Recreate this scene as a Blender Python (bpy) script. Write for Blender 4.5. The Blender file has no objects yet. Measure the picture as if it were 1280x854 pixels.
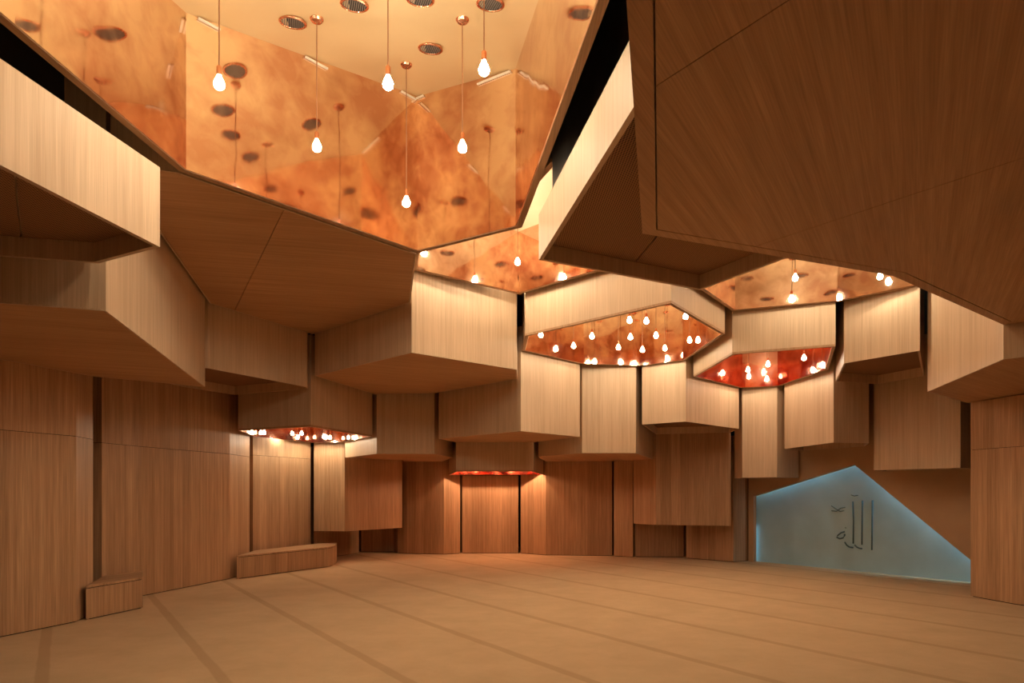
import bpy, bmesh, math, random
from mathutils import Vector, Matrix
random.seed(7)
C = bpy.context.scene.collection
F, CX, HZ, EYE = 853.0, 640.0, 615.0, 1.5       # focal length in px, centre column, horizon row, eye height

def P(x, Y):                 # plan point seen in column x at distance Y
    return ((x - CX) / F * Y, Y)
def U(x, y, z):              # plan point of pixel (x, y) at height z
    Y = (z - EYE) * F / (HZ - y)
    return P(x, Y)

# ------------------------------------------------------------------ materials
def new_mat(name):
    m = bpy.data.materials.new(name); m.use_nodes = True
    nt = m.node_tree; nt.nodes.clear()
    out = nt.nodes.new('ShaderNodeOutputMaterial')
    b = nt.nodes.new('ShaderNodeBsdfPrincipled')
    nt.links.new(b.outputs[0], out.inputs[0])
    return m, nt, b
def N(nt, t, **kw):
    n = nt.nodes.new(t)
    for k, v in kw.items(): setattr(n, k, v)
    return n
def math_n(nt, op, a, b=None):
    n = N(nt, 'ShaderNodeMath', operation=op)
    for i, v in enumerate((a, b)):
        if v is None: continue
        if isinstance(v, (int, float)): n.inputs[i].default_value = v
        else: nt.links.new(v, n.inputs[i])
    return n.outputs[0]
def ramp(nt, fac, stops):
    r = N(nt, 'ShaderNodeValToRGB'); nt.links.new(fac, r.inputs[0])
    e = r.color_ramp.elements
    while len(e) < len(stops): e.new(0.5)
    for el, (p, c) in zip(e, stops):
        el.position = p; el.color = c if len(c) == 4 else (*c, 1)
    return r.outputs[0]
def mixc(nt, kind, fac, a, b):
    n = N(nt, 'ShaderNodeMix', data_type='RGBA', blend_type=kind)
    for idx, v in ((0, fac), (6, a), (7, b)):
        if isinstance(v, (int, float)): n.inputs[idx].default_value = v
        elif isinstance(v, tuple): n.inputs[idx].default_value = (*v, 1) if len(v) == 3 else v
        else: nt.links.new(v, n.inputs[idx])
    return n.outputs[2]

def wood(name, base, plank=0.0, contrast=1.0):
    m, nt, b = new_mat(name)
    uv = N(nt, 'ShaderNodeUVMap').outputs[0]
    sep = N(nt, 'ShaderNodeSeparateXYZ'); nt.links.new(uv, sep.inputs[0])
    def stretched(sx, sy, detail, dist=0.0):
        mp = N(nt, 'ShaderNodeMapping'); mp.inputs['Scale'].default_value = (sx, sy, 1)
        nt.links.new(uv, mp.inputs[0])
        no = N(nt, 'ShaderNodeTexNoise'); no.inputs['Scale'].default_value = 1
        no.inputs['Detail'].default_value = detail; no.inputs['Distortion'].default_value = dist
        nt.links.new(mp.outputs[0], no.inputs[0]); return no.outputs[0]
    fine = stretched(150, 2.2, 4)
    mid = stretched(26, .5, 3, .3)
    broad = stretched(2.2, .35, 2)
    k = contrast
    c1 = ramp(nt, fine, [(.3, (1 - .24*k,)*3), (.7, (1 + .10*k,)*3)])
    c2 = ramp(nt, mid, [(.3, (1 - .20*k, 1 - .25*k, 1 - .30*k)), (.68, (1.05,)*3)])
    c3 = ramp(nt, broad, [(.3, (.90, .88, .86)), (.7, (1.06,)*3)])
    col = mixc(nt, 'MULTIPLY', 1.0, base, c1)
    col = mixc(nt, 'MULTIPLY', 1.0, col, c2)
    col = mixc(nt, 'MULTIPLY', .8, col, c3)
    if plank:
        cell = math_n(nt, 'FLOOR', math_n(nt, 'DIVIDE', sep.outputs[0], plank))
        wn = N(nt, 'ShaderNodeTexWhiteNoise', noise_dimensions='1D'); nt.links.new(cell, wn.inputs['W'])
        cp = ramp(nt, wn.outputs[0], [(0, (.80, .77, .74)), (1, (1.08,)*3)])
        col = mixc(nt, 'MULTIPLY', .8, col, cp)
    info = N(nt, 'ShaderNodeObjectInfo')
    tone = ramp(nt, info.outputs['Random'], [(0, (.95, .94, .93)), (1, (1.04,)*3)])
    col = mixc(nt, 'MULTIPLY', .8, col, tone)
    nt.links.new(col, b.inputs['Base Color'])
    b.inputs['Roughness'].default_value = .52
    b.inputs['Specular IOR Level'].default_value = .28
    bp = N(nt, 'ShaderNodeBump'); bp.inputs['Strength'].default_value = .12; bp.inputs['Distance'].default_value = .004
    nt.links.new(fine, bp.inputs['Height']); nt.links.new(bp.outputs[0], b.inputs['Normal'])
    return m

def copper(name, hi, lo, r0, r1, metallic=1.0, bump=.25, scale=1.3):
    m, nt, b = new_mat(name)
    tc = N(nt, 'ShaderNodeTexCoord').outputs['Object']
    def noise(s, d, dist=0.0):
        no = N(nt, 'ShaderNodeTexNoise'); no.inputs['Scale'].default_value = s
        no.inputs['Detail'].default_value = d; no.inputs['Distortion'].default_value = dist
        nt.links.new(tc, no.inputs[0]); return no.outputs[0]
    a = noise(scale, 5, .35); d = noise(scale * 4.5, 4, .5)
    blot = math_n(nt, 'ADD', math_n(nt, 'MULTIPLY', a, .65), math_n(nt, 'MULTIPLY', d, .35))
    col = ramp(nt, blot, [(.40, lo), (.58, hi)])
    nt.links.new(col, b.inputs['Base Color'])
    rr = ramp(nt, d, [(.3, (r0,)*3), (.7, (r1,)*3)])
    nt.links.new(rr, b.inputs['Roughness'])
    b.inputs['Metallic'].default_value = metallic
    bp = N(nt, 'ShaderNodeBump'); bp.inputs['Strength'].default_value = bump; bp.inputs['Distance'].default_value = .02
    nt.links.new(noise(2.2, 1), bp.inputs['Height']); nt.links.new(bp.outputs[0], b.inputs['Normal'])
    return m

def plain(name, col, rough=.6, metallic=0.0, var=.1, scale=6.0, bump=.1):
    m, nt, b = new_mat(name)
    tc = N(nt, 'ShaderNodeTexCoord').outputs['Object']
    no = N(nt, 'ShaderNodeTexNoise'); no.inputs['Scale'].default_value = scale; no.inputs['Detail'].default_value = 5
    nt.links.new(tc, no.inputs[0])
    cc = ramp(nt, no.outputs[0], [(.3, tuple(c * (1 - var) for c in col)), (.7, tuple(c * (1 + var) for c in col))])
    nt.links.new(cc, b.inputs['Base Color'])
    b.inputs['Roughness'].default_value = rough; b.inputs['Metallic'].default_value = metallic
    b.inputs['Specular IOR Level'].default_value = .3
    bp = N(nt, 'ShaderNodeBump'); bp.inputs['Strength'].default_value = bump; bp.inputs['Distance'].default_value = .005
    nt.links.new(no.outputs[0], bp.inputs['Height']); nt.links.new(bp.outputs[0], b.inputs['Normal'])
    return m

def emitter(name, col, strength):
    m = bpy.data.materials.new(name); m.use_nodes = True
    nt = m.node_tree; nt.nodes.clear()
    out = nt.nodes.new('ShaderNodeOutputMaterial'); e = nt.nodes.new('ShaderNodeEmission')
    e.inputs[0].default_value = (*col, 1); e.inputs[1].default_value = strength
    nt.links.new(e.outputs[0], out.inputs[0]); return m

def carpet_mat():
    m, nt, b = new_mat('carpet')
    tc = N(nt, 'ShaderNodeTexCoord').outputs['Object']
    sep = N(nt, 'ShaderNodeSeparateXYZ'); nt.links.new(tc, sep.inputs[0])
    wob = N(nt, 'ShaderNodeTexNoise'); wob.inputs['Scale'].default_value = 3.0; wob.inputs['Detail'].default_value = 3
    nt.links.new(tc, wob.inputs[0])
    s = math_n(nt, 'ADD', math_n(nt, 'MULTIPLY', sep.outputs[0], .835), math_n(nt, 'MULTIPLY', sep.outputs[1], .551))
    s = math_n(nt, 'ADD', s, math_n(nt, 'MULTIPLY', wob.outputs[0], .03))
    s = math_n(nt, 'DIVIDE', math_n(nt, 'ADD', s, 12.1 - 1.075 + .055 - .015), 1.21)
    fr = math_n(nt, 'FRACT', s)
    st = ramp(nt, fr, [(0, (1,)*3), (.012, (0,)*3)])
    fr2 = N(nt, 'ShaderNodeValToRGB'); nt.links.new(fr, fr2.inputs[0])
    e = fr2.color_ramp.elements
    e[0].position = 0; e[0].color = (0, 0, 0, 1); e[1].position = .012; e[1].color = (1, 1, 1, 1)
    e3 = e.new(.078); e3.color = (1, 1, 1, 1); e4 = e.new(.092); e4.color = (0, 0, 0, 1)
    pile = N(nt, 'ShaderNodeTexNoise'); pile.inputs['Scale'].default_value = 180; pile.inputs['Detail'].default_value = 2
    nt.links.new(tc, pile.inputs[0])
    blot = N(nt, 'ShaderNodeTexNoise'); blot.inputs['Scale'].default_value = 1.6; blot.inputs['Detail'].default_value = 6
    blot.inputs['Roughness'].default_value = .7
    nt.links.new(tc, blot.inputs[0])
    base = ramp(nt, blot.outputs[0], [(.3, (.56, .40, .25)), (.7, (.66, .475, .30))])
    base = mixc(nt, 'MULTIPLY', .7, base, ramp(nt, pile.outputs[0], [(.3, (.80,)*3), (.7, (1.1,)*3)]))
    col = mixc(nt, 'MIX', math_n(nt, 'MULTIPLY', fr2.outputs[0], .6), base, (.44, .30, .18))
    nt.links.new(col, b.inputs['Base Color'])
    b.inputs['Roughness'].default_value = .95; b.inputs['Specular IOR Level'].default_value = .05
    bp = N(nt, 'ShaderNodeBump'); bp.inputs['Strength'].default_value = .5; bp.inputs['Distance'].default_value = .01
    nt.links.new(pile.outputs[0], bp.inputs['Height']); nt.links.new(bp.outputs[0], b.inputs['Normal'])
    return m

def perforated(name, base, hole, pitch, r):
    m, nt, b = new_mat(name)
    uv = N(nt, 'ShaderNodeUVMap').outputs[0]
    sep = N(nt, 'ShaderNodeSeparateXYZ'); nt.links.new(uv, sep.inputs[0])
    u = math_n(nt, 'DIVIDE', sep.outputs[0], pitch); v = math_n(nt, 'DIVIDE', sep.outputs[1], pitch * .866)
    row = math_n(nt, 'FLOOR', v)
    u = math_n(nt, 'ADD', u, math_n(nt, 'MULTIPLY', math_n(nt, 'MODULO', row, 2.0), .5))
    du = math_n(nt, 'SUBTRACT', math_n(nt, 'FRACT', u), .5); dv = math_n(nt, 'SUBTRACT', math_n(nt, 'FRACT', v), .5)
    d = math_n(nt, 'SQRT', math_n(nt, 'ADD', math_n(nt, 'MULTIPLY', du, du), math_n(nt, 'MULTIPLY', dv, dv)))
    h = math_n(nt, 'LESS_THAN', d, r)
    nt.links.new(mixc(nt, 'MIX', h, base, hole), b.inputs['Base Color'])
    b.inputs['Roughness'].default_value = .7; b.inputs['Specular IOR Level'].default_value = .15
    return m

WB = (.61, .45, .305)
M = {
    'wood': wood('oak_veneer', WB, contrast=.6),
    'wall': wood('oak_boards', (.57, .365, .215), plank=.19, contrast=1.15),
    'soffit': wood('oak_veneer_shaded', (.52, .315, .175), contrast=.8),  # same oak veneer, underside shade put into a darker, redder base
    'trim': wood('oak_trim', (.46, .28, .16)),
    'copper': copper('polished_copper', (.94, .72, .55), (.70, .41, .30), .03, .10),
    'gold': copper('brushed_copper_ceiling', (.68, .53, .30), (.64, .485, .265), .45, .55, metallic=.35, bump=.05, scale=.6),
    'gold_lit': copper('brushed_copper_ceiling_lit', (.94, .80, .56), (.90, .75, .50), .45, .55, metallic=.35, bump=.05, scale=.6),  # same ceiling copper, its paler base stands in for stronger light
    'shaded_copper': copper('polished_copper_shaded', (.90, .54, .43), (.76, .38, .29), .03, .08),  # same copper, repeated reflections and weaker light painted as a redder base
    'ring': copper('copper_ring', (.92, .48, .30), (.80, .36, .2), .2, .3),
    'white': plain('white_strip', (.75, .70, .60), .6),
    'black': plain('black_board', (.012, .009, .008), .8),
    'steel': plain('dark_steel', (.38, .36, .34), .32, 1.0, .2, 3),
    'shell': plain('shell_board', (.16, .10, .06), .8),
    'grille': plain('grey_grille', (.20, .17, .15), .5, .3),
    'cord': plain('brown_cord', (.30, .14, .07), .6),
    'plaster': plain('tan_plaster', (.52, .34, .205), .85, 0, .05, 2.5, .05),
    'panel': plain('blue_grey_concrete', (.37, .57, .67), .7, 0, .10, 1.4, .1),
    'stroke': plain('relief_shadow_blue', (.07, .13, .155), .7),  # dark tone stands for the shadow lines of the relief
    'carpet': carpet_mat(),
    'perf': perforated('perforated_veneer', (.34, .185, .095), (.03, .016, .01), .019, .30),
    'bulb': emitter('warm_bulb_glass', (1.0, .86, .62), 330.0),
    'bulb_bright': emitter('bright_bulb_glass', (1.0, .86, .62), 600.0),
    'bulb_dim': emitter('dim_bulb_glass', (1.0, .86, .62), 150.0),
    'bulb_red': emitter('copper_tinted_bulb_glass', (1.0, .58, .32), 750.0),  # warm tint stands in for light thrown back by the copper
    'led': emitter('cool_led', (.40, .78, 1.0), 2.2),
    'led_fill': emitter('cool_led_fill', (.40, .78, 1.0), 36.0),  # for the added fill strips above the niche slopes
}

# ------------------------------------------------------------------ mesh helpers
def ccw(p):
    a = sum(p[i][0] * p[(i + 1) % len(p)][1] - p[(i + 1) % len(p)][0] * p[i][1] for i in range(len(p)))
    return list(p) if a > 0 else list(reversed(p))
def inset(p, d):
    """move every edge of a counter-clockwise polygon inwards by d"""
    n = len(p); ds = d if isinstance(d, (list, tuple)) else [d] * n
    L = []
    for i in range(n):
        a = Vector(p[i]); b = Vector(p[(i + 1) % n]); e = (b - a).normalized(); nn = Vector((-e.y, e.x))
        L.append((a + nn * ds[i], e))
    out = []
    for i in range(n):
        p0, e0 = L[i - 1]; p1, e1 = L[i]
        den = e0.x * e1.y - e0.y * e1.x
        if abs(den) < 1e-4: q = p1
        else:
            w = p1 - p0; t = (w.x * e1.y - w.y * e1.x) / den
            q = p0 + e0 * t
        out.append((q.x, q.y))
    return out
def clip(p, a, b):
    """keep the part of polygon p on the left of the line a -> b"""
    def side(q): return (b[0] - a[0]) * (q[1] - a[1]) - (b[1] - a[1]) * (q[0] - a[0])
    out = []
    for i in range(len(p)):
        q, r = p[i], p[(i + 1) % len(p)]; sq, sr = side(q), side(r)
        if sq >= 0: out.append(q)
        if sq * sr < 0:
            t = sq / (sq - sr); out.append((q[0] + (r[0] - q[0]) * t, q[1] + (r[1] - q[1]) * t))
    return out
class MB:
    def __init__(s): s.bm = bmesh.new(); s.uv = s.bm.loops.layers.uv.new('UVMap')
    def face(s, pts, uvs=None):
        vs = [s.bm.verts.new(p) for p in pts]
        f = s.bm.faces.new(vs)
        if uvs:
            for l, u in zip(f.loops, uvs): l[s.uv].uv = u
        return f
    def wallface(s, a, b, z0a, z0b, z1a, z1b, u0=0.0):
        L = math.dist(a, b)
        s.face([(a[0], a[1], z0a), (b[0], b[1], z0b), (b[0], b[1], z1b), (a[0], a[1], z1a)],
               [(u0, z0a), (u0 + L, z0b), (u0 + L, z1b), (u0, z1a)])
        return u0 + L
    def flat(s, p, z, up=True, ang=0.0):
        c, d = math.cos(ang), math.sin(ang)
        zs = z if isinstance(z, (list, tuple)) else [z] * len(p)
        q = list(zip(p, zs))
        if not up: q = q[::-1]
        s.face([(a[0], a[1], h) for a, h in q], [(a[0] * c - a[1] * d, a[0] * d + a[1] * c) for a, h in q])
    def prism(s, p, z0, z1, ang=0.0, bottom=True, top=True, u0=0.0):
        p = ccw(p); n = len(p)
        t = z1 if isinstance(z1, (list, tuple)) else [z1] * n
        u = u0
        for i in range(n):
            j = (i + 1) % n
            u = s.wallface(p[i], p[j], z0, z0, t[i], t[j], u)
        if bottom: s.flat(p, z0, False, ang)
        if top: s.flat(p, t, True, ang)
    def ring(s, po, pi, z0, z1, ang=0.0):
        n = len(po)
        for i in range(n):
            j = (i + 1) % n
            q = [po[i], po[j], pi[j], pi[i]]
            s.flat(q, z0, False, ang); s.flat(q, z1, True, ang)
            s.wallface(po[i], po[j], z0, z0, z1, z1); s.wallface(pi[j], pi[i], z0, z0, z1, z1)
    def lathe(s, prof, n=16):
        rows = []
        for r, z in prof:
            rows.append([s.bm.verts.new((r * math.cos(2*math.pi*k/n), r * math.sin(2*math.pi*k/n), z)) for k in range(n)] if r > 1e-6
                        else [s.bm.verts.new((0, 0, z))])
        for a, b in zip(rows, rows[1:]):
            for k in range(n):
                k2 = (k + 1) % n
                vs = [a[k % len(a)], a[k2 % len(a)], b[k2 % len(b)], b[k % len(b)]]
                vs = [v for i, v in enumerate(vs) if v not in vs[:i]]
                if len(vs) > 2: s.bm.faces.new(vs)
    def tube(s, pts, r, n=8):
        pts = [Vector(p) for p in pts]; rows = []
        for i, p in enumerate(pts):
            t = (pts[min(i + 1, len(pts) - 1)] - pts[max(i - 1, 0)]).normalized()
            ref = Vector((0, 0, 1)) if abs(t.z) < .9 else Vector((1, 0, 0))
            a = t.cross(ref).normalized(); b = t.cross(a)
            rows.append([s.bm.verts.new(p + (a * math.cos(2*math.pi*k/n) + b * math.sin(2*math.pi*k/n)) * r) for k in range(n)])
        for a, b in zip(rows, rows[1:]):
            for k in range(n): s.bm.faces.new([a[k], a[(k+1) % n], b[(k+1) % n], b[k]])
        s.bm.faces.new(rows[0][::-1]); s.bm.faces.new(rows[-1])
    def build(s, name, mat, parent=None, smooth=False, fix=True):
        me = bpy.data.meshes.new(name)
        if fix:
            bmesh.ops.remove_doubles(s.bm, verts=s.bm.verts, dist=1e-5)
            bmesh.ops.recalc_face_normals(s.bm, faces=s.bm.faces)
        s.bm.to_mesh(me); s.bm.free()
        me.materials.append(mat)
        if smooth:
            for f in me.polygons: f.use_smooth = True
        o = bpy.data.objects.new(name, me); C.objects.link(o)
        if parent: o.parent = parent
        return o
def tag(o, label, cat, group=None):
    o['label'] = label; o['category'] = cat
    if group: o['group'] = group
    return o
def struct(o): o['kind'] = 'structure'; return o
def empty(name, loc=(0, 0, 0)):
    o = bpy.data.objects.new(name, None); C.objects.link(o); o.location = loc; o.empty_display_size = .1
    return o

CEIL = 5.95
# ------------------------------------------------------------------ plan corners (column, distance), shared by neighbouring cells
S1a, S1b, S1c = U(222, 215, 3.97), U(522, 318, 3.97), U(655, 285, 3.97)
Kf, Kr, Kr2 = P(514, 8.9), P(648, 10.17), P(648.5, 11.03)
BK = P(391, 10.72); CD = P(468, 12.78); KDE = P(545.5, 12.6)
Af, Ab, Ac = P(135, 5.11), P(259, 8.87), P(117, 8.06)
Ef, Er = P(651, 11.08), P(726.5, 12.25); EFl, EFr = P(569, 13.6), P(668, 13.6)
Gr = P(796, 12.45); Hf = P(858, 11.9); Hr = P(925, 13.3)
Q1, Q2, Q3 = P(655, 10.0), P(840, 8.24), P(908, 9.9)
S4a, S4b, S4c = P(914, 10.0), P(1046.5, 9.44), P(1037, 11.26)
Jf = P(1041.5, 11.24); Ifr = P(975, 13.05)
M1, M2 = P(1053, 9.55), P(1152, 8.65)
N1, N2 = P(1157, 8.8), P(1252, 6.63)

# ------------------------------------------------------------------ hanging timber blocks
GB = 'timber blocks hanging from the ceiling'
def open_box(poly, z0, z1, label, depth, lip, seamline, ang=0.0, neck=.45, hmat='black'):
    p = ccw(poly); q = inset(p, lip); n = len(p)
    b = MB()
    u = random.random() * 5
    for i in range(n):
        j = (i + 1) % n
        u = b.wallface(p[i], p[j], z0, z0, z1, z1, u)
    b.flat(p, z1, True)
    for i in range(n):
        j = (i + 1) % n
        b.flat([p[i], p[j], q[j], q[i]], z0, False)
        b.wallface(q[j], q[i], z0, z0, z0 + depth, z0 + depth)
    b.flat(q, z0 + depth + .02, False)
    o = b.build('hanging_timber_block', M['wood'], fix=False)
    tag(o, label, 'ceiling block', GB)
    r = inset(q, .004)
    if not seamline:
        m = MB(); m.prism(r, z0 + depth, z0 + depth + .015, ang=ang); m.build('recessed_panel', M['perf'], o)
        return o
    a, c = seamline
    d = Vector((c[0]-a[0], c[1]-a[1])).normalized(); w = Vector((-d.y, d.x)) * .006
    for s in (1, -1):
        aa, cc = (a[0] + s*w.x, a[1] + s*w.y), (c[0] + s*w.x, c[1] + s*w.y)
        k = clip(r, aa, cc) if s == 1 else clip(r, cc, aa)
        if len(k) > 2:
            m = MB(); m.prism(k, z0 + depth, z0 + depth + .015, ang=ang); m.build('perforated_panel', M['perf'], o)
    m = MB(); m.prism(inset(p, neck), z1, CEIL); m.build('hanger', M[hmat], o)
    return o
def block(poly, z0, z1, label, gap=.02, ang=0.0, mat='wood', seam=None, sof='soffit', hollow=0):
    p = inset(ccw(poly), gap)
    if hollow:
        return open_box(p, z0, z1, label, hollow, .025, None, ang)
    b = MB(); b.prism(p, z0 + .012, z1, bottom=False, u0=random.random() * 9)
    b.flat(inset(p, .012), z0 + .03, False)
    # a thin lip of veneer round the bottom edge
    q = inset(p, .018); n = len(p)
    for i in range(n):
        j = (i + 1) % n
        b.wallface(p[i], p[j], z0, z0, z0 + .012, z0 + .012)
        b.flat([p[i], p[j], q[j], q[i]], z0, False)
        b.wallface(q[j], q[i], z0, z0, z0 + .012, z0 + .012)
    o = b.build('hanging_timber_block', M[mat])
    tag(o, label, 'ceiling block', GB)
    r = inset(p, .022)
    pieces = [r]
    if seam:
        for a, c in seam:
            nxt = []
            d = Vector((c[0]-a[0], c[1]-a[1])).normalized(); w = Vector((-d.y, d.x)) * .003
            for k in pieces:
                for s in (1, -1):
                    aa, cc = (a[0] + s*w.x, a[1] + s*w.y), (c[0] + s*w.x, c[1] + s*w.y)
                    kk = clip(k, aa, cc) if s == 1 else clip(k, cc, aa)
                    if len(kk) > 2: nxt.append(kk)
            pieces = nxt
    for k in pieces:
        s = MB(); s.prism(k, z0, z0 + .02, ang=ang); s.build('soffit_panel', M[sof], o)
    return o

# near left: A
block([Af, Ab, Ac, U(0, 450, 2.86), (-5.95, 5.6), (-5.1, 4.55), U(0, 378, 2.86)], 2.86, CEIL,
      'big low timber block on the left, its flat underside reaching the frame edge', ang=1.2)
# B
block([P(261, 8.97), P(385.5, 10.6), P(387, 10.8), P(294, 11.5), P(228, 10.6), P(150, 9.3), (-5.15, 8.35)], 3.13, CEIL,
      'narrow timber block tucked between the big left block and the bulb-lit left well', ang=.4, hollow=.14)
# U : brown underside beside the big well
block([S1a, S1b, Kf, BK, P(261, 8.93), Af], 3.97, CEIL,
      'wide dark brown flat soffit directly below the tall copper wall of the big well', gap=.012, ang=1.35,
      seam=[(U(352, 268, 3.97), U(311, 352, 3.97))])
# K
block([Kf, Kr, Kr2, KDE, CD, BK], 3.324, 4.9,
      'pale-faced timber block under the centre of the big well, darker on its left side', ang=1.1, gap=.025)
# D
block([P(470, 12.78), P(544, 12.85), P(567, 14.2), P(553, 16.2), P(504, 16.2), P(503, 15.6), P(430, 14.25)], 2.216, 3.9,
      'low timber block just right of the small bulb-lit left well', ang=.9)
# E
block([P(547, 12.72), Ef, Er, EFr, EFl], 2.49, 4.2,
      'timber block with a dark left face and pale right face above the red glowing recess', ang=1.15)
# G
block([P(729, 12.45), Gr, P(819, 15.0), P(793, 15.4), P(766, 15.8), P(682, 16.0), P(673.5, 14.3), P(672, 13.75), P(728, 12.42)], 2.21, 4.3,
      'tall pale timber block below the middle of the wide bulb-filled well', ang=.3)
# H
block([P(801, 12.45), Hf, Hr, P(914, 14.15), P(819, 14.6)], 2.73, 4.2,
      'two-faced pale timber block right under the corner of the wide bulb-filled well', ang=.7, hollow=.14)
# I
block([P(917, 14.2), P(927, 13.38), P(972, 13.08), P(1000, 13.62), P(980, 13.75), P(936, 14.45)], 1.78, 4.0,
      'slim tall timber block hanging above the left end of the blue niche', ang=.5, gap=.015)
# J
block([P(979, 12.95), Jf, P(1088, 11.36), P(1083, 12.2), P(1003, 13.5)], 2.315, 4.0,
      'timber block above the peak of the blue niche with a dark right face', ang=1.0, hollow=.14)
# L
block([P(1090.5, 11.5), P(1201.5, 10.37), P(1235, 10.75), P(1105, 12.05)], 1.865, 4.0,
      'flat square timber block hanging low above the right side of the blue niche', ang=.2, hollow=.14)
# M
block([M1, M2, P(1157.5, 10.6), P(1097, 11.42), P(1043, 11.13)], 3.3, 4.6,
      'short bright timber block under the right-hand copper well with a dark hollow below', ang=.8, hollow=.14)
# N
block([N1, N2, (6.3, 5.1), (8.2, 7.4), (7.6, 9.0), P(1264, 9.25), P(1209, 9.95)], 2.79, CEIL,
      'large bright timber block at the right edge above the corner pillar', ang=.9)

# ------------------------------------------------------------------ R and LT : open boxes with perforated inlay
zR = 3.45
R1, R2, R3 = U(673.5, 325, zR), U(875, 363, zR), (2.60, 5.10)
open_box([R1, R2, R3, (.95, 4.2), (.74, 3.2), (.66, 3.2)], zR, 3.83,
         'timber box with hollow perforated underside between the big copper well and the huge soffit', .13, .035,
         (U(808, 330, zR), U(835, 300, zR)), ang=.5, neck=.10, hmat='steel')
zL = 3.19
open_box([U(200, 309, zL), U(123, 329.5, zL), U(0, 321, zL), (-4.6, 4.2), (-4.9, 2.6), (-3.9, 1.6), (-2.98, 2.0), U(0, 206, zL)], zL, 3.74,
         'pale timber box with a hollow perforated underside at the upper left', .14, .035,
         (U(23, 290, zL), U(14, 215, zL)), ang=.3)

# ------------------------------------------------------------------ T : huge soffit, upper right
zT = 3.12
T = [U(783, 0, zT), (0.08, .9), (.6, -.6), (3.5, -1.6), (6.9, -.4), (7.2, 3.6), U(1283, 401.5, zT), U(1255, 406.5, zT), U(1152, 361, zT), U(1116, 345, zT), U(803, 292, zT)]
Tp = ccw(T)
b = MB(); b.prism(Tp, zT + .02, 3.40, bottom=False); b.flat(inset(Tp, .001), zT + .05, False)
To = b.build('hanging_timber_block', M['wood'])
tag(To, 'huge dark brown flat soffit filling the upper right with an inset border groove', 'ceiling block', GB)
b = MB(); b.prism(inset(Tp, .7), 3.40, CEIL); b.build('hanger', M['black'], To)
Ti = inset(Tp, .085); Tj = inset(Tp, .093)
b = MB(); b.ring(Tp, Ti, zT, zT + .02, ang=.54); b.build('border_trim', M['soffit'], To)
pieces = [Tj]
for a, c in ((U(795, 124, zT), U(980, 4, zT)), (U(960, 303, zT), U(1280, 197, zT))):
    nxt = []
    d = Vector((c[0]-a[0], c[1]-a[1])).normalized(); w = Vector((-d.y, d.x)) * .0025
    for k in pieces:
        for s in (1, -1):
            aa, cc = (a[0] + s*w.x, a[1] + s*w.y), (c[0] + s*w.x, c[1] + s*w.y)
            kk = clip(k, aa, cc) if s == 1 else clip(k, cc, aa)
            if len(kk) > 2: nxt.append(kk)
    pieces = nxt
for k in pieces:
    b = MB(); b.prism(k, zT, zT + .018, ang=.54); b.build('soffit_panel', M['soffit'], To)

# ------------------------------------------------------------------ copper wells
def S1z(x, y): return 5.18 + .013 * (x + 2.58) + .203 * (y - 5.27)
def well(poly, z0, top, label, rimw=.05, skirt='wood', lining='copper', gap=.02, roof='gold', skirt_top=None):
    p = inset(ccw(poly), gap); n = len(p)
    zt = top if callable(top) else (lambda x, y: top)
    root = empty('copper_light_well', (sum(q[0] for q in p) / n, sum(q[1] for q in p) / n, z0))
    tag(root, label, 'ceiling well', 'copper lined wells in the ceiling')
    inv = Matrix.Translation(-root.location)
    def fin(o):
        o.parent = root; o.matrix_parent_inverse = inv; return o
    q = inset(p, .02); r = inset(p, rimw); s = inset(p, rimw + .01)
    for i in range(n):
        j = (i + 1) % n
        b = MB(); b.prism([p[i], p[j], q[j], q[i]], z0 + .03, skirt_top or max(zt(*p[i]), zt(*p[j])) + .05, u0=random.random() * 9)
        fin(b.build('outer_panel', M[skirt]))
        b = MB()
        quad = ccw([r[i], r[j], s[j], s[i]])
        b.prism(quad, z0 + .004, [zt(*v) for v in quad]); fin(b.build('copper_panel', M[lining]))
    b = MB(); b.ring(p, r, z0, z0 + .03); fin(b.build('rim', M['trim']))
    b = MB(); tz = [zt(*v) for v in s]
    b.prism(s, 0, [h + .02 for h in tz], bottom=False)
    for v in b.bm.verts:
        if v.co.z == 0: v.co.z = zt(v.co.x, v.co.y) + .0
    b.flat(s, tz, False)
    fin(b.build('ceiling_panel', M[roof]))
    return root
S1poly = [(-.10, .95), (.52, 3.35), S1c, S1b, S1a, U(0, 32, 3.97), (-2.85, 2.2), (-1.4, .5)]
bigwell = well(S1poly, 3.97, S1z, 'big open copper-lined well overhead at the upper left with golden ceiling', rimw=.055, skirt='steel')
well([Kf, (S1b[0] - .0, S1b[1] + .04), (S1c[0] + .03, S1c[1] + .05), (.33, 5.95), (1.80, 6.72), P(841, 8.18), P(655.5, 9.93), P(651, 10.03)], 4.39, 5.28,
     'copper well in the centre behind the big well, only a golden sliver showing', skirt='steel', roof='gold_lit')
well([Q1, Q2, Q3, Hf, P(800, 12.45), Er, Ef], 3.79, 4.95, 'wide hexagonal copper well in the centre crowded with bulbs', rimw=.045)
well([P(865, 12.0), S4a, S4b, S4c, Ifr, Hr], 3.52, 4.55, 'small red copper well on the right above the slim tall block', rimw=.04, lining='shaded_copper')
well([(1.97, 6.72), (2.75, 5.2), (3.36, 5.68), (4.72, 6.6), (5.22, 8.7), P(1047.5, 9.46), P(914, 9.95), P(843, 8.2)], 4.13, 4.95,
     'copper well on the right tucked behind the huge soffit', rimw=.045, roof='gold_lit')
well([P(389, 10.8), P(467, 12.82), P(430, 14.25), P(390, 14.4), P(317, 12.85), P(296, 11.52)], 2.535, 3.35,
     'low copper well on the left full of bulbs above the wall panels', rimw=.03, skirt_top=4.0)
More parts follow.
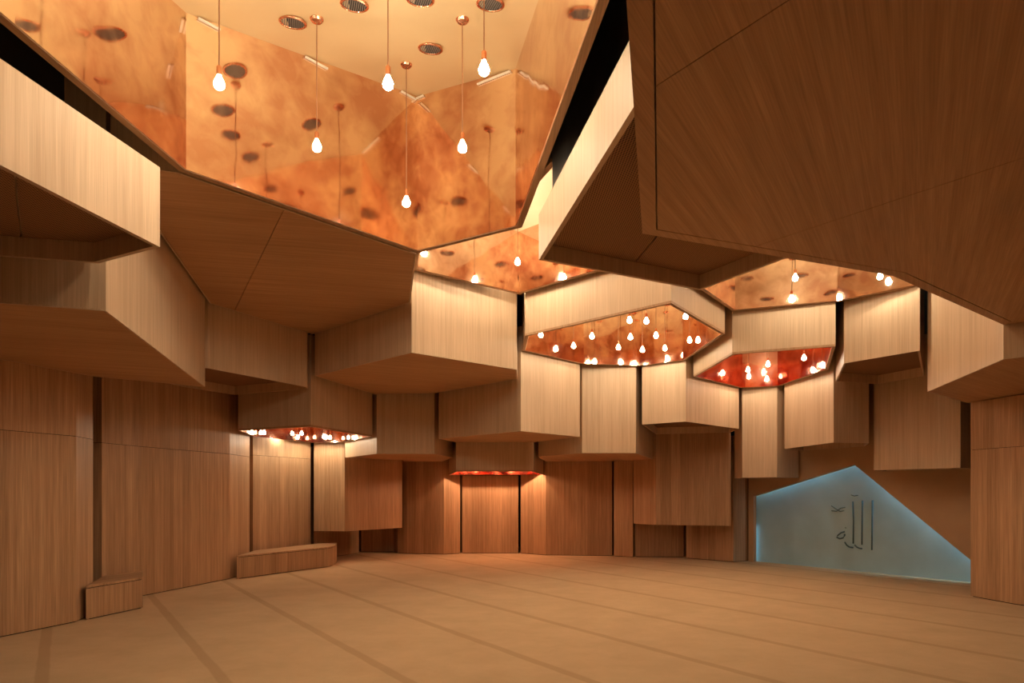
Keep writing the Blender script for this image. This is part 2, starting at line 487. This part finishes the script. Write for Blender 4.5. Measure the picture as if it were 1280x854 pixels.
well([EFl, EFr, P(681, 16.3), P(560, 16.3)], 1.906, 2.75, 'thin red copper recess at the centre glowing onto the back wall', rimw=.03, lining='shaded_copper', skirt_top=2.9)

def on_edge(x, a, c):
    k = (x - CX) / F; t = (k * a[1] - a[0]) / ((c[0] - a[0]) - k * (c[1] - a[1]))
    return Vector((a[0] + (c[0] - a[0]) * t, a[1] + (c[1] - a[1]) * t))
for x0, x1, a, c in ((241, 268, S1a, S1b), (374, 402, S1a, S1b), (494, 512, S1a, S1b), (519, 537, S1b, S1c), (604, 645, S1b, S1c)):
    e = (Vector(c) - Vector(a)).normalized(); nn = Vector((e.y, -e.x)) * .09
    p0, p1 = on_edge(x0, a, c) + nn, on_edge(x1, a, c) + nn
    q = ccw([tuple(p0), tuple(p1), tuple(p1 + nn * .18), tuple(p0 + nn * .18)])
    b = MB(); zz = min(S1z(*v) for v in q) - .006
    b.prism(q, zz - .014, zz)
    o = b.build('edge_strip', M['white']); o.parent = bigwell; o.matrix_parent_inverse = Matrix.Translation(-bigwell.location)

# ------------------------------------------------------------------ standing timber wall panels
GW = 'timber panels standing along the walls'
def wall_panel(front, label, ztop=CEIL - .05, seamz=None, gapl=.03, depth=1.10, gap=.025, centre=(0, 9)):
    fr = list(front)
    back = [(centre[0] + (x - centre[0]) * depth, centre[1] + (y - centre[1]) * depth) for x, y in reversed(fr)]
    p = ccw(fr + back); p = inset(p, gap)
    root = empty('timber_wall_panel', (fr[0][0], fr[0][1], 0)); tag(root, label, 'wall panel', GW)
    inv = Matrix.Translation(-root.location)
    def fin(o): o.parent = root; o.matrix_parent_inverse = inv; return o
    u = random.random() * 20
    if seamz:
        b = MB(); b.prism(p, 0.012, seamz - .003, u0=u); fin(b.build('lower_panel', M['wall']))
        b = MB(); b.prism(p, seamz + .003, ztop, u0=u + .07); fin(b.build('upper_panel', M['wall']))
        b = MB(); b.prism(inset(p, .012), seamz - .003, seamz + .003); fin(b.build('joint', M['black']))
    else:
        b = MB(); b.prism(p, 0.012, ztop, u0=u); fin(b.build('panel', M['wall']))
    b = MB(); b.prism(inset(p, .02), 0, .012); fin(b.build('plinth', M['black']))
    return root
w1a, w1b = U(0, 798, 0), U(98, 778, 0)
dirw = ((w1a[0] - w1b[0]) * 3.2, (w1a[1] - w1b[1]) * 3.2)
wall_panel([(w1b[0] + dirw[0], w1b[1] + dirw[1]), w1b, P(120, 8.36)], 'tall timber wall panel at the left edge in front of the small corner bench', seamz=2.14, ztop=3.2)
wall_panel([P(128, 9.0), U(178, 746, 0), U(289, 724, 0), P(314, 12.7)], 'broad timber wall panel between the two low benches', seamz=2.15, ztop=3.6)
wall_panel([P(316, 12.92), P(390, 14.55)], 'timber wall panel right behind the long bench lit from the low well', seamz=2.2, ztop=3.3)
wall_panel([P(392, 14.95), P(450, 16.7)], 'short visible timber wall panel below the left part of the hanging panel', ztop=2.5, depth=1.06)
wall_panel([P(450.5, 16.95), P(494, 17.05)], 'timber wall panel below the right part of the hanging left panel', ztop=2.5, depth=1.06)
wall_panel([P(496, 16.6), P(508, 16.5), P(555, 16.3), P(576.5, 16.55)], 'timber wall panel left of the red-lit centre panel, partly in glow', ztop=2.7)
wall_panel([P(576.5, 16.6), P(649, 16.6)], 'red-lit flat timber wall panel in the centre under the thin copper recess', ztop=1.9)
wall_panel([P(649.5, 16.6), U(682, 694.4, 0), P(766, 15.95)], 'timber wall panel right of the red-lit centre panel', ztop=2.7)
wall_panel([P(766, 15.9), P(792, 15.6)], 'narrow timber wall panel left of the hanging right panel', ztop=2.7)
wall_panel([P(792, 15.7), P(855.5, 15.62)], 'timber wall panel showing below the left part of the hanging right panel', ztop=2.7, depth=1.06)
wall_panel([P(856, 15.4), P(917, 14.54), P(935.5, 14.78)], 'timber wall panel ending beside the plaster jamb of the blue niche', ztop=2.7, depth=1.05)
wall_panel([P(1209.5, 9.8), U(1263, 755.5, 0), P(1290, 8.85), P(1420, 8.0)], 'timber corner pillar at the right edge beside the blue niche', seamz=2.1, ztop=2.78, depth=1.06, centre=(0, 9))

def hung_panel(poly, z0, z1, label):
    p = inset(ccw(poly), .015)
    b = MB(); b.prism(p, z0, z1, u0=random.random() * 9)
    o = b.build('hanging_wall_panel', M['wall']); tag(o, label, 'wall panel', 'panels hanging clear of the floor')
    return o
hung_panel([P(391.5, 14.5), P(431, 14.35), P(503.5, 15.75), P(502, 16.25), P(450, 16.3), P(394, 14.85)], .67, 3.1,
           'folded timber panel hanging clear of the floor on the left, lit by the low bulb well')
hung_panel([P(791, 15.3), P(819.5, 14.65), P(914.5, 14.2), P(913, 14.45), P(858, 15.2), P(793, 15.5)], .79, 3.2,
           'folded timber panel hanging clear of the floor left of the blue niche')

# ------------------------------------------------------------------ benches
def bench(poly, label, z=.40):
    p = ccw(poly)
    root = empty('low_bench', (p[0][0], p[0][1], 0)); tag(root, label, 'bench', 'low timber benches')
    inv = Matrix.Translation(-root.location)
    def fin(o): o.parent = root; o.matrix_parent_inverse = inv; return o
    b = MB(); b.prism(p, .012, z - .035, u0=random.random() * 4); fin(b.build('body', M['wall']))
    b = MB(); b.prism(inset(p, .015), z - .035, z - .026); fin(b.build('shadow_gap', M['black']))
    b = MB(); b.prism(p, z - .026, z, ang=.3); fin(b.build('top', M['wall']))
    b = MB(); b.prism(inset(p, .02), 0, .012); fin(b.build('plinth', M['black']))
bench([P(107.5, 7.97), P(178.3, 8.80), P(178.5, 9.55), P(131, 8.98)], 'small wedge-shaped timber corner bench at the lower left')
bench([P(296, 11.72), P(390.5, 13.27), P(409, 13.58), P(416, 13.85), P(420, 14.25), P(421, 14.8), P(396, 14.62), P(391, 14.4), P(319, 12.82), P(314, 12.55)],
      'long low timber bench with rounded right end below the low bulb well')

# ------------------------------------------------------------------ niche
pA = Vector((*U(948, 702, 0), 0)); pB = Vector((*U(1208, 727.5, 0), 0))
tdir = (pB - pA).normalized(); nrm = Vector((tdir.y, -tdir.x, 0))
if nrm.y > 0: nrm = -nrm
def on_plane(x, y, off=0.0):
    d = Vector(((x - CX) / F, 1, (HZ - y) / F)); o = Vector((0, 0, EYE))
    a = pA + nrm * off
    s = nrm.dot(a - o) / nrm.dot(d); return o + d * s
DEPTH = .16
def pane_prism(pts, off0, off1, name, mat, parent):
    bm = bmesh.new()
    a = [bm.verts.new(p + nrm * off0) for p in pts]; c = [bm.verts.new(p + nrm * off1) for p in pts]
    bm.faces.new(a); bm.faces.new(c[::-1]); n = len(pts)
    for i in range(n): bm.faces.new([a[i], a[(i+1) % n], c[(i+1) % n], c[i]])
    bmesh.ops.recalc_face_normals(bm, faces=bm.faces)
    me = bpy.data.meshes.new(name); bm.to_mesh(me); bm.free(); me.materials.append(mat)
    o = bpy.data.objects.new(name, me); C.objects.link(o); o.parent = parent
    return o
def coords(pt):          # (along, height) on the niche plane
    return ((pt - pA).dot(tdir), pt.z)
def at_plane(s, z): return pA + tdir * s + Vector((0, 0, z))
oL = coords(on_plane(942, 640, DEPTH))[0]
oTL = coords(on_plane(942, 620.5, DEPTH)); oAP = coords(on_plane(1068, 581, DEPTH)); oRS = coords(on_plane(1208, 696, DEPTH))
sl = (oRS[1] - oAP[1]) / (oRS[0] - oAP[0]); oR = oAP[0] - oAP[1] / sl
wl = coords(on_plane(936.5, 640, DEPTH))[0]
out = [at_plane(wl, 0), at_plane(oL, 0), at_plane(oL, oTL[1]), at_plane(*oAP), at_plane(oR, 0), at_plane(oR + .9, 0), at_plane(oR + .9, 3.6), at_plane(wl, 3.6)]
pw = pane_prism(out, DEPTH - .05, DEPTH, 'wall_niche', M['plaster'], None); struct(pw)
niche = empty('prayer_niche', tuple(pA)); tag(niche, 'blue-lit pointed niche with raised calligraphy in the tan plaster wall', 'niche')
ninv = Matrix.Translation(-niche.location)
def nfin(o): o.parent = niche; o.matrix_parent_inverse = ninv; return o
o = nfin(pane_prism([at_plane(wl, 0), at_plane(oR + .3, 0), at_plane(oR + .3, .35), at_plane(oAP[0] + .1, oAP[1] + .5), at_plane(wl, oTL[1] + .4)], -.03, 0, 'blue_panel', M['panel'], None))
b = MB()
def strip(a, c, w, h0, h1):
    q = [a, c]
    return pane_prism([a, c, c + Vector((0, 0, w)), a + Vector((0, 0, w))], h0, h1, 'frame', M['plaster'], niche)
# thin reveal along the left jamb and the rising edge
def ribbon(a, c, off0, off1, th, name, mat):
    e = (c - a).normalized(); side = e.cross(nrm).normalized() * th
    return nfin(pane_prism([a, c, c + side, a + side], off0, off1, name, mat, None))
ribbon(at_plane(oL, 0), at_plane(oL, oTL[1]), .085, DEPTH - .05, .012, 'jamb', M['plaster'])
nfin(pane_prism([at_plane(wl - .02, 0), at_plane(wl, 0), at_plane(wl, 2.0), at_plane(wl - .02, 2.0)], -.03, DEPTH, 'cavity_light_stop', M['plaster'], None))  # added closing piece, keeps strip light from leaking out at the left
ribbon(at_plane(*oTL), at_plane(*oAP), .06, DEPTH + .01, -.02, 'edge_trim', M['plaster'])
def led(a, c, side, mat='led_fill'):
    nfin(pane_prism([a, c, c + side, a + side], .045, .075, 'light_strip', M[mat], None))
led(at_plane(wl + .012, .03), at_plane(wl + .012, .75), tdir * .02, 'led')
e_ = (at_plane(oR, 0) - at_plane(*oAP)).normalized(); up_ = Vector((-e_.z * tdir.x, -e_.z * tdir.y, e_.dot(tdir)))
led(at_plane(*oAP) + up_ * .38 + e_ * .1, at_plane(oR, 0) + up_ * .38 - e_ * .3, up_ * .03)  # added hidden strip above the right slope, evens the panel's light
e2_ = (at_plane(*oAP) - at_plane(*oTL)).normalized(); up2_ = Vector((-e2_.z * tdir.x, -e2_.z * tdir.y, e2_.dot(tdir)))
led(at_plane(*oTL) + up2_ * .38 + e2_ * .1, at_plane(*oAP) + up2_ * .38 - e2_ * .1, up2_ * .03)  # second added fill strip, hidden above the left slope
# strokes
def zoompt(x, y): return (980 + x / 5.34, 580 + y / 5.34)
strokes = [
    [(460, 252), (464, 380), (462, 532)], [(523, 245), (521, 400), (520, 540)], [(591, 243), (588, 420), (586, 575)],
    [(405, 522), (418, 542), (436, 555), (462, 559)], [(472, 541), (486, 555), (503, 563), (522, 566)],
    [(405, 452), (380, 460), (358, 478), (352, 490), (372, 500), (395, 494), (404, 480), (405, 468)],
    [(316, 280), (345, 300), (375, 318), (402, 312)], [(318, 312), (350, 316), (378, 296), (410, 290)],
    [(448, 208), (470, 214), (495, 210)], [(409, 424), (414, 430)],
]
for i, st in enumerate(strokes):
    pts = [on_plane(*zoompt(*q), off=.004) for q in st]
    m = MB(); m.tube(pts, .014 if i < 6 else .009, 8); nfin(m.build('calligraphy_stroke', M['stroke'], smooth=True))

# ------------------------------------------------------------------ room shell
def slab(name, poly, z0, z1, mat):
    b = MB(); b.prism(poly, z0, z1); return struct(b.build(name, mat))
XL, XR, YB, YF = -7.4, 9.6, 18.6, -3.2
slab('floor', [(XL, YF), (XR, YF), (XR, YB), (XL, YB)], -.1, 0, M['carpet'])
slab('ceiling', [(XL, YF), (XR, YF), (XR, YB), (XL, YB)], CEIL, CEIL + .1, M['shell'])
slab('wall_left', [(XL - .1, YF), (XL, YF), (XL, YB), (XL - .1, YB)], 0, CEIL, M['shell'])
slab('wall_right', [(XR, YF), (XR + .1, YF), (XR + .1, YB), (XR, YB)], 0, CEIL, M['shell'])
slab('wall_back', [(XL, YB), (XR, YB), (XR, YB + .1), (XL, YB + .1)], 0, CEIL, M['black'])  # shade of the gaps between panels put into a black wall colour
slab('wall_front', [(XL, YF - .1), (XR, YF - .1), (XR, YF), (XL, YF)], 0, CEIL, M['wall'])

# ------------------------------------------------------------------ pendant bulbs
def mb_lathe(prof, n): m = MB(); m.lathe(prof, n); return m
rose0 = mb_lathe([(0, 0), (.052, 0), (.052, -.012), (.040, -.026), (.012, -.030), (0, -.030)], 20).build('ceiling_rose', M['ring'], smooth=False)
sock0 = mb_lathe([(0, .155), (.010, .155), (.017, .145), (.017, .098), (.012, .090), (0, .090)], 14).build('socket', M['ring'])
bulb0 = mb_lathe([(0, .096), (.013, .092), (.016, .080), (.030, .052), (.035, .034), (.032, .014), (.020, .002), (0, -.003)], 10).build('bulb', M['bulb'], smooth=True)
protos = {k: o.data for k, o in (('ceiling_rose', rose0), ('socket', sock0), ('bulb', bulb0))}
for lev in ('bright', 'dim', 'red'):
    protos[lev] = protos['bulb'].copy(); protos[lev].materials[0] = M['bulb_' + lev]
for o in (rose0, sock0, bulb0): bpy.data.objects.remove(o)
def pendant(x, y, z, ztop, label, group, scale=1.0, level=None):
    root = empty('pendant_bulb', (x, y, z)); tag(root, label, 'pendant light', group)
    for k in ('ceiling_rose', 'socket', 'bulb'):
        o = bpy.data.objects.new(k, protos[level if level and k == 'bulb' else k]); C.objects.link(o); o.parent = root
        if k == 'ceiling_rose': o.location = (0, 0, ztop - z - .001)
        else: o.scale = (scale,) * 3
    m = MB(); m.tube([(0, 0, .15 * scale), (0, 0, ztop - z - .02)], .0045, 6); m.build('cord', M['cord'], root)
    return root
ORD = ['first', 'second', 'third', 'fourth', 'fifth', 'sixth', 'seventh', 'eighth', 'ninth', 'tenth', 'eleventh', 'twelfth']
def px_at_z(x, y, z): return U(x, y, z)
# big well
s1 = [((396, 182), 5.34, 'lower left'), ((508, 252), 6.2, ''), ((578, 183), 5.38, ''), ((274, 103), 4.5, ''), ((485, 103), 4.5, ''), ((605, 85), 4.35, '')]
labs = ['bare pendant bulb before the mottled copper wall, its rose beside a vent',
        'lowest bare pendant bulb in the big well, at the inner copper wall corner',
        'bare pendant bulb hanging in front of the narrower middle copper wall of the big well',
        'bare pendant bulb nearest the left end of the big copper well',
        'bare pendant bulb high in the big well, just above the inner corner of the walls',
        'topmost bare pendant bulb in the big well, hanging toward its right wall']
for ((px, py), Y, _), lb in zip(s1, labs):
    x, y = P(px, Y); z = EYE + Y * (HZ - py) / F
    pendant(x, y, z - .045, S1z(x, y), lb, 'bare bulbs in the big well')
for i, (x, y) in enumerate([(-1.2, 3.4), (-.5, 3.0), (-.9, 1.9)]):  # extra unseen bulbs, put in to light the room
    pendant(x, y, 4.2, S1z(x, y), ORD[i] + ' added bare pendant bulb overhead in the big well above the frame', 'bare bulbs in the big well')
def bulbs(pts, ztop, where, group, scale=1.0, level=None):
    for i, (px, py, z) in enumerate(sorted(pts)):
        x, y = U(px, py, z)
        pendant(x, y, z - .045, ztop, ORD[i] + ' bare bulb from the left in ' + where, group, scale, level)
bulbs([(647, 327, 4.62), (624, 348, 4.62), (560, 300, 4.75)], 5.28, 'the golden sliver well at the centre', 'bulbs in the golden sliver well', 1.0, 'bright')
pendant(.9, 7.7, 4.6, 5.28, 'bare bulb of the golden sliver well hidden behind the perforated box', 'bulbs in the golden sliver well', 1.0, 'bright')
bulbs([(676, 418, 4.0), (740, 420, 4.0), (787, 400, 4.0), (808, 401, 4.02), (857, 395, 4.0), (788, 421, 4.02), (820, 419, 4.0), (862, 425, 4.0), (717, 432, 4.0), (773, 434, 3.96), (803, 437, 3.96), (831, 435, 3.96)], 4.95,  # last three listed bulbs stand in for reflections in the back walls
      'the wide bulb-crowded copper well', 'bulbs in the wide centre well', 1.0, 'dim')
bulbs([(1005, 447, 3.76), (960, 455, 3.80), (935, 462, 3.80)], 4.55, 'the small red copper well', 'bulbs in the small red well')
bulbs([(994, 347, 4.36), (1100, 345, 4.30), (955, 368, 4.36)], 4.95, 'the right copper well behind the huge soffit', 'bulbs in the right well')
for i, (x, y) in enumerate([(3.0, 6.6), (4.2, 7.3)]):
    pendant(x, y, 4.36, 4.95, ORD[i] + ' near bare bulb of the right well above the huge soffit edge', 'bulbs in the right well')
bulbs([(330, 540, 2.64), (352, 543, 2.64), (377, 541, 2.70), (405, 545, 2.66), (436, 546, 2.62)], 3.35, 'the low copper well over the long bench', 'bulbs in the low left well', .8, 'bright')
for i, x in enumerate((-1.1, -.55, 0, .5)):
    pendant(x, 15.95, 2.12, 2.75, ORD[i] + ' small bulb up inside the thin red recess', 'bulbs in the thin red recess', .8, 'red')

# ------------------------------------------------------------------ ceiling vents of the big well
m = MB(); m.lathe([(.088, 0), (.108, 0), (.108, -.010), (.098, -.016), (.088, -.012), (.088, 0)], 32); ring0 = m.build('ring', M['ring'], smooth=True)
m = MB()
for k in range(-5, 6):
    x = k * .0155; h = math.sqrt(max(.086**2 - x*x, 0))
    m.prism([(x - .0035, -h), (x + .0035, -h), (x + .0035, h), (x - .0035, h)], -.010, -.002)
gr0 = m.build('grille', M['grille'])
m = MB(); m.lathe([(0, -.001), (.089, -.001), (.089, .0), (0, .0)], 24); bk0 = m.build('backing', M['black'])
vd = {o.name.split('.')[0]: o.data for o in (ring0, gr0, bk0)}
for o in (ring0, gr0, bk0): bpy.data.objects.remove(o)
tilt = math.atan(.203)
def vent(x, y, label, z=None, group='round vents in the golden ceiling'):
    root = empty('ceiling_vent', (x, y, (z or S1z(x, y)) - .002)); root.rotation_euler = (0 if z else tilt, 0, .3)
    tag(root, label, 'vent', group)
    for k, d in vd.items():
        o = bpy.data.objects.new(k, d); C.objects.link(o); o.parent = root
def ceil_px(px, py):
    k = (HZ - py) / F; Y = (5.18 + .013 * 2.58 - .203 * 5.27 - EYE) / (k - .203 - .013 * (px - CX) / F)
    return P(px, Y)
for (px, py), lb in (((366, 27), 'round slatted vent beside the copper rose at the left of the golden ceiling'),
                     ((443, 5), 'round slatted vent cut by the top edge, second from the left on the golden ceiling'),
                     ((525, -2), 'round slatted vent at the top edge in the middle of the golden ceiling'),
                     ((538, 60), 'lowest round slatted vent on the golden ceiling, near the inner wall corner'),
                     ((613, 4), 'rightmost round slatted vent at the top edge of the golden ceiling')):
    vent(*ceil_px(px, py), lb)
for i, (x, y) in enumerate([(-2.0, 4.3), (-1.3, 3.7), (-.5, 4.1), (.1, 4.2), (-2.0, 2.8), (-.4, 2.9)]):
    vent(x, y, ORD[i] + ' round slatted vent of the golden ceiling above the frame')

for i, (x, y) in enumerate([(-.7, 8.0), (-.1, 8.7), (.5, 7.6), (.7, 8.6), (1.3, 7.9), (-.2, 7.4)]):
    vent(x, y, ORD[i] + ' round vent inside the golden sliver well at the centre', 5.28, 'round vents in the golden sliver well')
for i, (x, y) in enumerate([(2.9, 8.6), (3.6, 8.2), (4.3, 8.5), (2.7, 7.2), (3.7, 6.9), (4.7, 7.8)]):
    vent(x, y, ORD[i] + ' round vent inside the right well behind the huge soffit', 4.95, 'round vents in the right well')

# ------------------------------------------------------------------ camera, view, world
cam = bpy.data.cameras.new('camera'); co = bpy.data.objects.new('camera', cam); C.objects.link(co)
co.location = (0, 0, EYE); co.rotation_euler = (math.pi / 2, 0, 0)
cam.sensor_width = 36; cam.sensor_fit = 'HORIZONTAL'; cam.lens = 36 * F / 1280
cam.shift_y = (HZ - 427) / 1280; cam.clip_start = .02
sc = bpy.context.scene; sc.camera = co
w = bpy.data.worlds.new('world'); sc.world = w; w.use_nodes = True
w.node_tree.nodes['Background'].inputs[0].default_value = (.01, .008, .006, 1)
vs = sc.view_settings; vs.view_transform = 'Standard'; vs.look = 'None'; vs.gamma = 1; vs.exposure = 0.10; vs.use_curve_mapping = False
cy = sc.cycles
cy.max_bounces = 12; cy.diffuse_bounces = 7; cy.glossy_bounces = 8
cy.use_denoising = True; cy.sample_clamp_indirect = 6; cy.blur_glossy = .6
